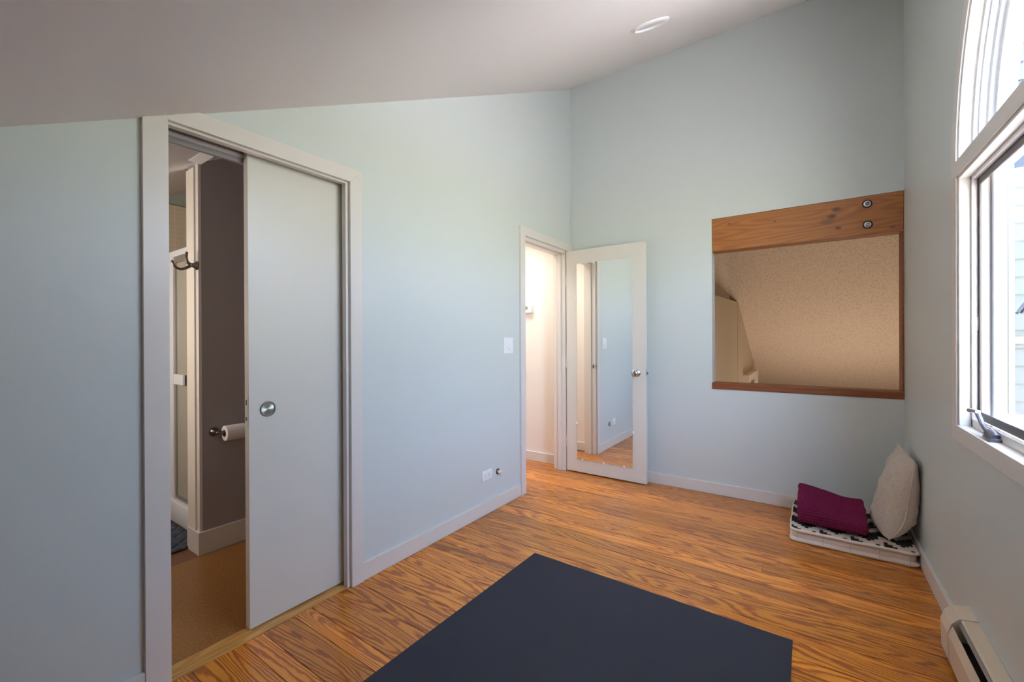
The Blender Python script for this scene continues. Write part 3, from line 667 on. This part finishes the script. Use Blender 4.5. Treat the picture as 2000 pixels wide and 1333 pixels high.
def casement(a, b_, opened=False):
    z0, z1 = ZB+.0005, ZM0-.0125
    bm = bmesh.new(); w_ = .014
    for q in ((a, a+w_, z0, z1), (b_-w_, b_, z0, z1), (a, b_, z1-w_, z1), (a, b_, z0, z0+.030)): box(bm, W+.020, W+.036, *q, bev=.001)
    link('stop', bm, M['trim'], wn)
    a2, b2, y0z, y1z = a+.002, b_-.002, z0+.032, z1-.010
    bm = bmesh.new(); f = .030
    for q in ((a2, a2+f, y0z, y1z), (b2-f, b2, y0z, y1z), (a2+f, b2-f, y1z-f, y1z), (a2+f, b2-f, y0z, y0z+f)): box(bm, W+.0365, W+.0425, *q, bev=.001)
    sf = link('screen_frame', bm, M['bronze'], wn)
    bm = bmesh.new(); vs = [bm.verts.new((W+.0395, y_, z_)) for y_, z_ in ((a2+f, y0z+f), (b2-f, y0z+f), (b2-f, y1z-f), (a2+f, y1z-f))]; bm.faces.new(vs); link('screen_mesh', bm, M['screen'], sf)
    if opened: return
    bm = bmesh.new(); f = .058
    for q in ((a2, a2+f, z0, z1), (b2-f, b2, z0, z1), (a2+f, b2-f, z1-f, z1), (a2+f, b2-f, z0, z0+f)): box(bm, W+.060, W+.088, *q, bev=.002)
    sa = link('sash', bm, M['white_vinyl'], wn)
    bm = bmesh.new(); vs = [bm.verts.new((W+.076, y_, z_)) for y_, z_ in ((a2+f, z0+f), (b2-f, z0+f), (b2-f, z1-f), (a2+f, z1-f))]; bm.faces.new(vs); link('glass_pane', bm, M['glass'], sa)
casement(YM+.036, Y1-.0005, True)
# the far casement is cranked open: its sash stands out from the wall
sx0, sx1, sz0, sz1, syy = W+.074, W+.074+.80, ZB+.001, ZM0-.013, Y1-.030
bm = bmesh.new()
for q in ((sx0, sx0+.034, sz0, sz1), (sx1-.058, sx1, sz0, sz1), (sx0+.034, sx1-.058, sz1-.058, sz1), (sx0+.034, sx1-.058, sz0, sz0+.058)):
    box(bm, q[0], q[1], syy, syy+.028, q[2], q[3], bev=.002)
sa = link('sash', bm, M['white_vinyl'], wn)
bm = bmesh.new(); vs = [bm.verts.new((x_, syy+.014, z_)) for x_, z_ in ((sx0+.034, sz0+.058), (sx1-.058, sz0+.058), (sx1-.058, sz1-.058), (sx0+.034, sz1-.058))]; bm.faces.new(vs); link('glass_pane', bm, M['glass'], sa)
bm = bmesh.new(); tube(bm, [(2.505, syy-.006, 1.309), (2.517, syy-.008, 1.333), (2.534, syy-.008, 1.362), (2.55, syy-.004, 1.372)], [.004, .0045, .0045, .005], 8); link('lock_lever', bm, M['dark'], sa)
link('groove_shade_strip', B(W+.072, W+.094, Y1-.010, Y1-.0005, ZB+.002, ZM0-.013), M['grey_trim'], wn)  # grey colour standing in for shade in the jamb groove
casement(Y0+.0005, YM-.036)
bm = bmesh.new(); box(bm, W+.034, W+.0366, 2.366, 2.376, 1.248, 1.300, bev=.001); box(bm, W+.030, W+.034, 2.368, 2.374, 1.262, 1.288, bev=.001); link('screen_clip', bm, M['plastic'], wn)
# crank
ox = W+.010
bm = bmesh.new()
box(bm, ox-.018, ox+.018, 2.055, 2.135, ZB, ZB+.012, bev=.004); tube(bm, bez([(ox, 2.07, ZB+.010), (ox-.002, 2.095, ZB+.021), (ox-.003, 2.12, ZB+.020)], 6), [.016]*12+[.012], 12)
cb_ = link('crank_base', bm, M['crankmetal'], wn, 40)
bm = bmesh.new(); p = bez([(ox-.002, 2.095, ZB+.022), (ox-.004, 2.14, ZB+.026), (ox-.006, 2.175, ZB+.038), (ox-.008, 2.205, ZB+.062), (ox-.009, 2.23, ZB+.078)], 6); tube(bm, p, [.0095]*8+[.008]*(len(p)-8), 10, sx=1.0, sy=.7); link('crank_arm', bm, M['crankmetal'], cb_, True)
bm = bmesh.new(); tube(bm, [(ox-.009, 2.215, ZB+.078), (ox-.010, 2.25, ZB+.077), (ox-.012, 2.300, ZB+.073), (ox-.012, 2.302, ZB+.073)], [.0075, .0065, .0085, .006], 14); link('crank_knob', bm, M['steel'], cb_, 40)
# unseen blocker added over the nearer casement to darken the left wall
link('casement_light_blocker', B(W+.004, W+.006, Y0+.003, YM-.037, ZB+.01, ZM0-.014), M['canvas'], wn)
# outside
so = thing('wing_siding', (2.7, LY+.1, -.2), 'pale blue-grey clapboard siding outside the window', 'siding', 'structure')
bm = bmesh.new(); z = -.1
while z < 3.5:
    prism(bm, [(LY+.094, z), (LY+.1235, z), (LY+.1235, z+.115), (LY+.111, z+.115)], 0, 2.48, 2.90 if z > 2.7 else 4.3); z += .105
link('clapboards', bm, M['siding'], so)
link('siding_trim', B(2.858, 4.3, LY+.080, LY+.0938, 1.185, 1.225), M['darkened_board'], so)
link('corner_board', B(2.833, 2.857, LY+.076, LY+.0938, -.2, 3.6), M['darkened_board'], so)
struct('ground_yard', B(-30, 40, -30, 40, -2.75, -2.7), M['lawn'], 'pale sunlit yard below the window', 'ground')
def tree(x, y, h, r, lab, seed):
    t = thing('tree', (x, y, -2.7), lab, 'tree'); rr = random.Random(seed)
    bm = bmesh.new(); tube(bm, [(x, y, -2.7), (x+.1, y, h*.3-2.7), (x, y+.1, h*.8-2.7)], [.16, .12, .05], 8); link('trunk', bm, M['bark'], t)
    bm = bmesh.new()
    for i in range(2600):
        d = Vector((rr.gauss(0, 1), rr.gauss(0, 1), rr.gauss(0, 1))).normalized()*r*(rr.random()**.35)
        p = Vector((x, y, h*.72-2.7)) + Vector((d.x, d.y, d.z*1.25))
        a, b_ = frame_of(Vector((rr.gauss(0, 1), rr.gauss(0, 1), rr.gauss(0, 1)))); s = rr.uniform(.05, .11)
        v = [bm.verts.new(p + a*s), bm.verts.new(p + b_*s*.5), bm.verts.new(p - a*s), bm.verts.new(p - b_*s*.5)]; bm.faces.new(v)
    link('foliage', bm, M['leaf'], t)
tree(8.6, 8.6, 8.2, 2.2, 'leafy green tree outside, seen through the half-round window', 2)

# ---------------------------------------------------------------- baseboard heater
ht = thing('baseboard_heater', (2.33, 1.2, 0), 'beige metal baseboard heater under the window', 'heater')
hp = [(2.290, .028), (2.287, .128), (2.298, .165), (2.318, .190), (2.3645, .199), (2.3645, .020), (2.300, .020)]
bm = bmesh.new(); prism(bm, [(x-.0015, z+(.0015 if z > .1 else 0)) if x < 2.36 else (x, z+(.0015 if z > .1 else 0)) for x, z in hp], 1, 2.212, 2.320)
link('end_cap', bm, M['heater'], ht)
HY0 = -.6
bm = bmesh.new(); prism(bm, [(2.290, .028), (2.287, .128), (2.2985, .160), (2.301, .159), (2.290, .128), (2.293, .028)], 1, HY0, 2.2105); link('front_panel', bm, M['heater'], ht)
bm = bmesh.new(); prism(bm, [(2.321, .1865), (2.326, .1915), (2.3640, .197), (2.3640, .194), (2.326, .1885), (2.326, .17), (2.323, .17)], 1, HY0, 2.2105); link('top_cover', bm, M['heater'], ht)
bm = bmesh.new(); prism(bm, [(2.3135, .1735), (2.3195, .1838), (2.3215, .1832), (2.3155, .1725)], 1, HY0, 2.2105); link('damper', bm, M['metal_grey'], ht)
link('back_plate', B(2.362, 2.3648, HY0, 2.209, .01, .193), M['dark'], ht)
bm = bmesh.new(); tube(bm, [(2.33, HY0, .075), (2.33, 2.211, .075)], .011, 10)
for i in range(0): pass
link('heating_pipe', bm, M['dark'], ht)
bm = bmesh.new(); box(bm, 2.300, 2.359, HY0, 2.209, .050, .110); link('fin_block', bm, M['dark'], ht)

# ---------------------------------------------------------------- exercise mat
bm = bmesh.new(); prism(bm, [(.584, 2.068), (1.812, 2.052), (1.819, .235), (.555, .235)], 2, .0004, .0075)
tag(link('exercise_mat', bm, M['matfoam'], smooth=False), 'large plain dark navy exercise mat on the board floor', 'mat')

# ---------------------------------------------------------------- floor cushion
def rr_outline(hx_, hy_, r, n=10, per=0):
    o = []
    for cx_, cy_, a0 in ((hx_-r, hy_-r, 0), (-hx_+r, hy_-r, PI/2), (-hx_+r, -hy_+r, PI), (hx_-r, -hy_+r, 1.5*PI)):
        for k in range(n+1): a = a0+PI/2*k/n; o.append((cx_+r*math.cos(a), cy_+r*math.sin(a)))
    res = []
    for i in range(len(o)):
        a, b_ = Vector(o[i]), Vector(o[(i+1) % len(o)]); m_ = max(1, int((b_-a).length/.012))
        for k in range(m_): res.append(tuple(a.lerp(b_, k/m_)))
    return res
FC = Vector((2.058, 3.358, 0)); FRZ = -.012; FH = .578/2; FV = .575/2
def cushion_rings(bm, prof, capb=False, capt=False, wob=.004):
    ol_ = rr_outline(FH, FV, .035); n = len(ol_); rings = []
    ca, sa_ = math.cos(FRZ), math.sin(FRZ)
    for ins, z in prof:
        row = []
        for (x, y_) in ol_:
            s1 = max(0, 1-ins/FH); s2 = max(0, 1-ins/FV)
            nx = mnoise.noise(Vector((x*14, y_*14, z*9)))*wob; nz_ = mnoise.noise(Vector((x*9+5, y_*9, z*3)))*wob*1.1
            X, Y = x*s1*(1-nx/.3), y_*s2*(1-nx/.3)
            row.append(bm.verts.new((FC.x+X*ca-Y*sa_, FC.y+X*sa_+Y*ca, max(.0006, z+(nz_ if z > .01 else 0)))))
        rings.append(row)
    for a, b_ in zip(rings, rings[1:]):
        for k in range(n): bm.faces.new((a[k], a[(k+1) % n], b_[(k+1) % n], b_[k]))
    if capb: bm.faces.new(rings[0][::-1])
    if capt: bm.faces.new(rings[-1])
fc = thing('floor_cushion', FC, 'square cream floor cushion with black and cream zigzag top in the corner', 'floor cushion')
bm = bmesh.new(); cushion_rings(bm, [(.02, .001), (.008, .001), (.001, .005), (-.002, .012), (.001, .019), (.009, .022), (.014, .026), (.010, .034), (.009, .045), (.012, .055), (.0145, .058), (.009, .061), (.0, .066), (-.002, .072), (.003, .079), (.006, .0812)], capb=True)
link('side_panel', bm, M['canvas'], fc, True)
bm = bmesh.new(); cushion_rings(bm, [(.0055, .0808), (.008, .0820), (.012, .0830), (.03, .0838), (.06, .085), (.10, .087), (.15, .088), (.22, .088), (.27, .088)], capt=True, wob=.0045)
link('patterned_top', bm, M['kilim'], fc, True)
# stitched ties on the sides
ca, sa_ = math.cos(FRZ), math.sin(FRZ)
for xx in (-.25, -.125, 0, .125, .25):
    bm = bmesh.new()
    X, Y = xx, -FV-.0015
    px_, py_ = FC.x+X*ca-Y*sa_, FC.y+X*sa_+Y*ca
    tube(bm, [(px_, py_, .016), (px_+.001, py_+.006, .038), (px_, py_+.0005, .068)], .0014, 6)
    link('tufting_stitch', bm, M['linen'], fc)

# ---------------------------------------------------------------- plum knitted blanket
bm = bmesh.new(); uvl = bm.loops.layers.uv.new('UVMap')
X0, X1 = 1.804, 2.140
yb, yf_ = 3.50, 3.112
prof = []
def blanket_section(s):   # s 0..1 along the x length; returns closed loop (y, z)
    ht_ = .150 - .045*s + .012*math.sin(s*6.3+.6)*(1-s*.5)
    z0 = .0895; y0, y1 = yf_+.003*math.sin(s*5), yb - .01*s
    hw = (y1-y0)/2; cy_ = (y0+y1)/2; hh = ht_/2
    pts = []
    for k in range(4000):
        a = -PI/2 - 2*PI*k/4000      # start bottom, go to the front
        c, s_2 = math.cos(a), math.sin(a)
        px_ = math.copysign(abs(c)**.42, c); pz_ = math.copysign(abs(s_2)**.55, s_2)
        y_ = cy_ + hw*px_; z_ = z0 + hh + hh*pz_
        if z_ > z0+hh: z_ += .020*(px_)*(.5+.5*pz_)      # top rises to the back
        pts.append(Vector((0, y_, z_)))
    pts.append(pts[0].copy()); L_ = [0]
    for p_, q_ in zip(pts, pts[1:]): L_.append(L_[-1]+(q_-p_).length)
    res = []; j = 0; n_ = 420
    for i_ in range(n_):
        t_ = L_[-1]*i_/n_
        while L_[j+1] < t_: j += 1
        res.append(pts[j].lerp(pts[j+1], (t_-L_[j])/max(1e-9, L_[j+1]-L_[j])))
    return res
nx_ = 70; rows = []; Ls = []
for i in range(nx_+1):
    s = i/nx_; ends = min(s, 1-s)*(X1-X0); rd = .018
    k_ = 1 if ends > rd else math.sqrt(max(0, 1-(1-ends/rd)**2))*.14+.86
    sec = blanket_section(s); cen = sum(sec, Vector())/len(sec)
    arc = 0; row = []; al = [0]
    for j, p_ in enumerate(sec):
        if j: arc += (p_-sec[j-1]).length; al.append(arc)
    for j, p_ in enumerate(sec):
        a_, b_ = sec[j-1], sec[(j+1) % len(sec)]; tg = (b_-a_).normalized(); nr = Vector((0, -tg.z, tg.y))
        if nr.dot(p_-cen) < 0: nr = -nr
        q = cen + (p_-cen)*k_
        rib = .006*abs(math.sin(al[j]*PI/.0165 + .5*math.sin(s*9)))**.7 - .0055
        wv = mnoise.noise(Vector((s*3, al[j]*7, 1)))*.006
        x_ = X0 + (X1-X0)*s + .006*mnoise.noise(Vector((al[j]*12, s*2, 7)))
        q = q + nr*(rib+wv); q.z = max(q.z, .0885)
        row.append(bm.verts.new((x_, q.y, q.z)))
    rows.append(row); Ls.append(al)
n = len(rows[0])
for i in range(nx_):
    for k in range(n):
        k2 = (k+1) % n; f = bm.faces.new((rows[i][k], rows[i][k2], rows[i+1][k2], rows[i+1][k]))
        for lp_, (ii, kk) in zip(f.loops, ((i, k), (i, k2), (i+1, k2), (i+1, k))):
            v_ = Ls[ii][kk] if not (k == n-1 and kk == 0) else Ls[ii][-1]+.004
            lp_[uvl].uv = (ii/nx_*(X1-X0), v_)
bm.faces.new(rows[0][::-1]); bm.faces.new(rows[-1])
tag(link('knitted_blanket', bm, M['knit'], smooth=50), 'folded plum purple knitted blanket lying on the floor cushion', 'blanket')

# ---------------------------------------------------------------- linen pillow
pw = thing('linen_pillow', (2.27, 3.32, .09), 'oatmeal linen pillow standing on edge against the window wall', 'pillow')
PW, PH, PT = .200, .240, .095
def pil(u, v, side):
    # u, v in -1..1 ; corners stay pointed, edges pull in
    pin = 1 - .085*(1-v*v)*abs(u)**4; pin2 = 1 - .075*(1-u*u)*abs(v)**4
    e = max(0, (1-u*u))**.42*max(0, (1-v*v))**.42
    t_ = -PT*e*(1 if side > 0 else -.7)*(1-.36*v)*(1+.12*mnoise.noise(Vector((u*2, v*2, side))) )
    wr = (mnoise.noise(Vector((u*3+side*3, v*7, 2)))*.010 + mnoise.noise(Vector((u*9, v*5, side*5)))*.005)*min(1, (1-max(abs(u), abs(v)))*5)
    rc = 1 - .11*max(0, -u)**5*max(0, v)**5 - .06*max(0, -u)**4*max(0, -v)**4
    a = u*PW*pin*(1+.03*v)*rc; b_ = v*PH*pin2*rc
    bend = -.055*(max(0, -v-.25)/.75)**2
    return Vector(((t_-wr*side if side else 0)+bend, a, b_))
Rm = Matrix.Rotation(math.radians(6.5), 4, 'Y') @ Matrix.Rotation(math.radians(3), 4, 'Z') @ Matrix.Rotation(math.radians(1), 4, 'X')
PC = Vector((2.298, 3.318, .328))
def PP(v_):
    q = PC + Rm @ v_
    q.x = min(q.x, W-.0155 if q.z < .1 else W-.002); q.z = max(q.z, .0895); return q
bm = bmesh.new(); n = 56; g = {}
for side in (1, -1):
    for i in range(n+1):
        for j in range(n+1):
            u_, v_ = -math.cos(PI*i/n), -math.cos(PI*j/n)
            edge = i in (0, n) or j in (0, n)
            key = (0 if edge else side, i, j)
            if key not in g: g[key] = bm.verts.new(PP(pil(u_, v_, side if not edge else 0)))
    for i in range(n):
        for j in range(n):
            q = [g[(0 if (a in (0, n) or c in (0, n)) else side, a, c)] for a, c in ((i, j), (i+1, j), (i+1, j+1), (i, j+1))]
            try: bm.faces.new(q if side > 0 else q[::-1])
            except ValueError: pass
link('pillow_body', bm, M['linen'], pw, True)
ed = []
for k in range(n): ed.append((-math.cos(PI*k/n), -1))
for k in range(n): ed.append((1, -math.cos(PI*k/n)))
for k in range(n): ed.append((math.cos(PI*k/n), 1))
for k in range(n+1): ed.append((-1, math.cos(PI*k/n)))
bm = bmesh.new(); pp = []
for u_, v_ in ed:
    q = PP(pil(u_, v_, 0))
    if not pp or (q-pp[-1]).length > .002: pp.append(q)
tube(bm, pp, .0048, 8); link('piping', bm, M['linen'], pw, True)
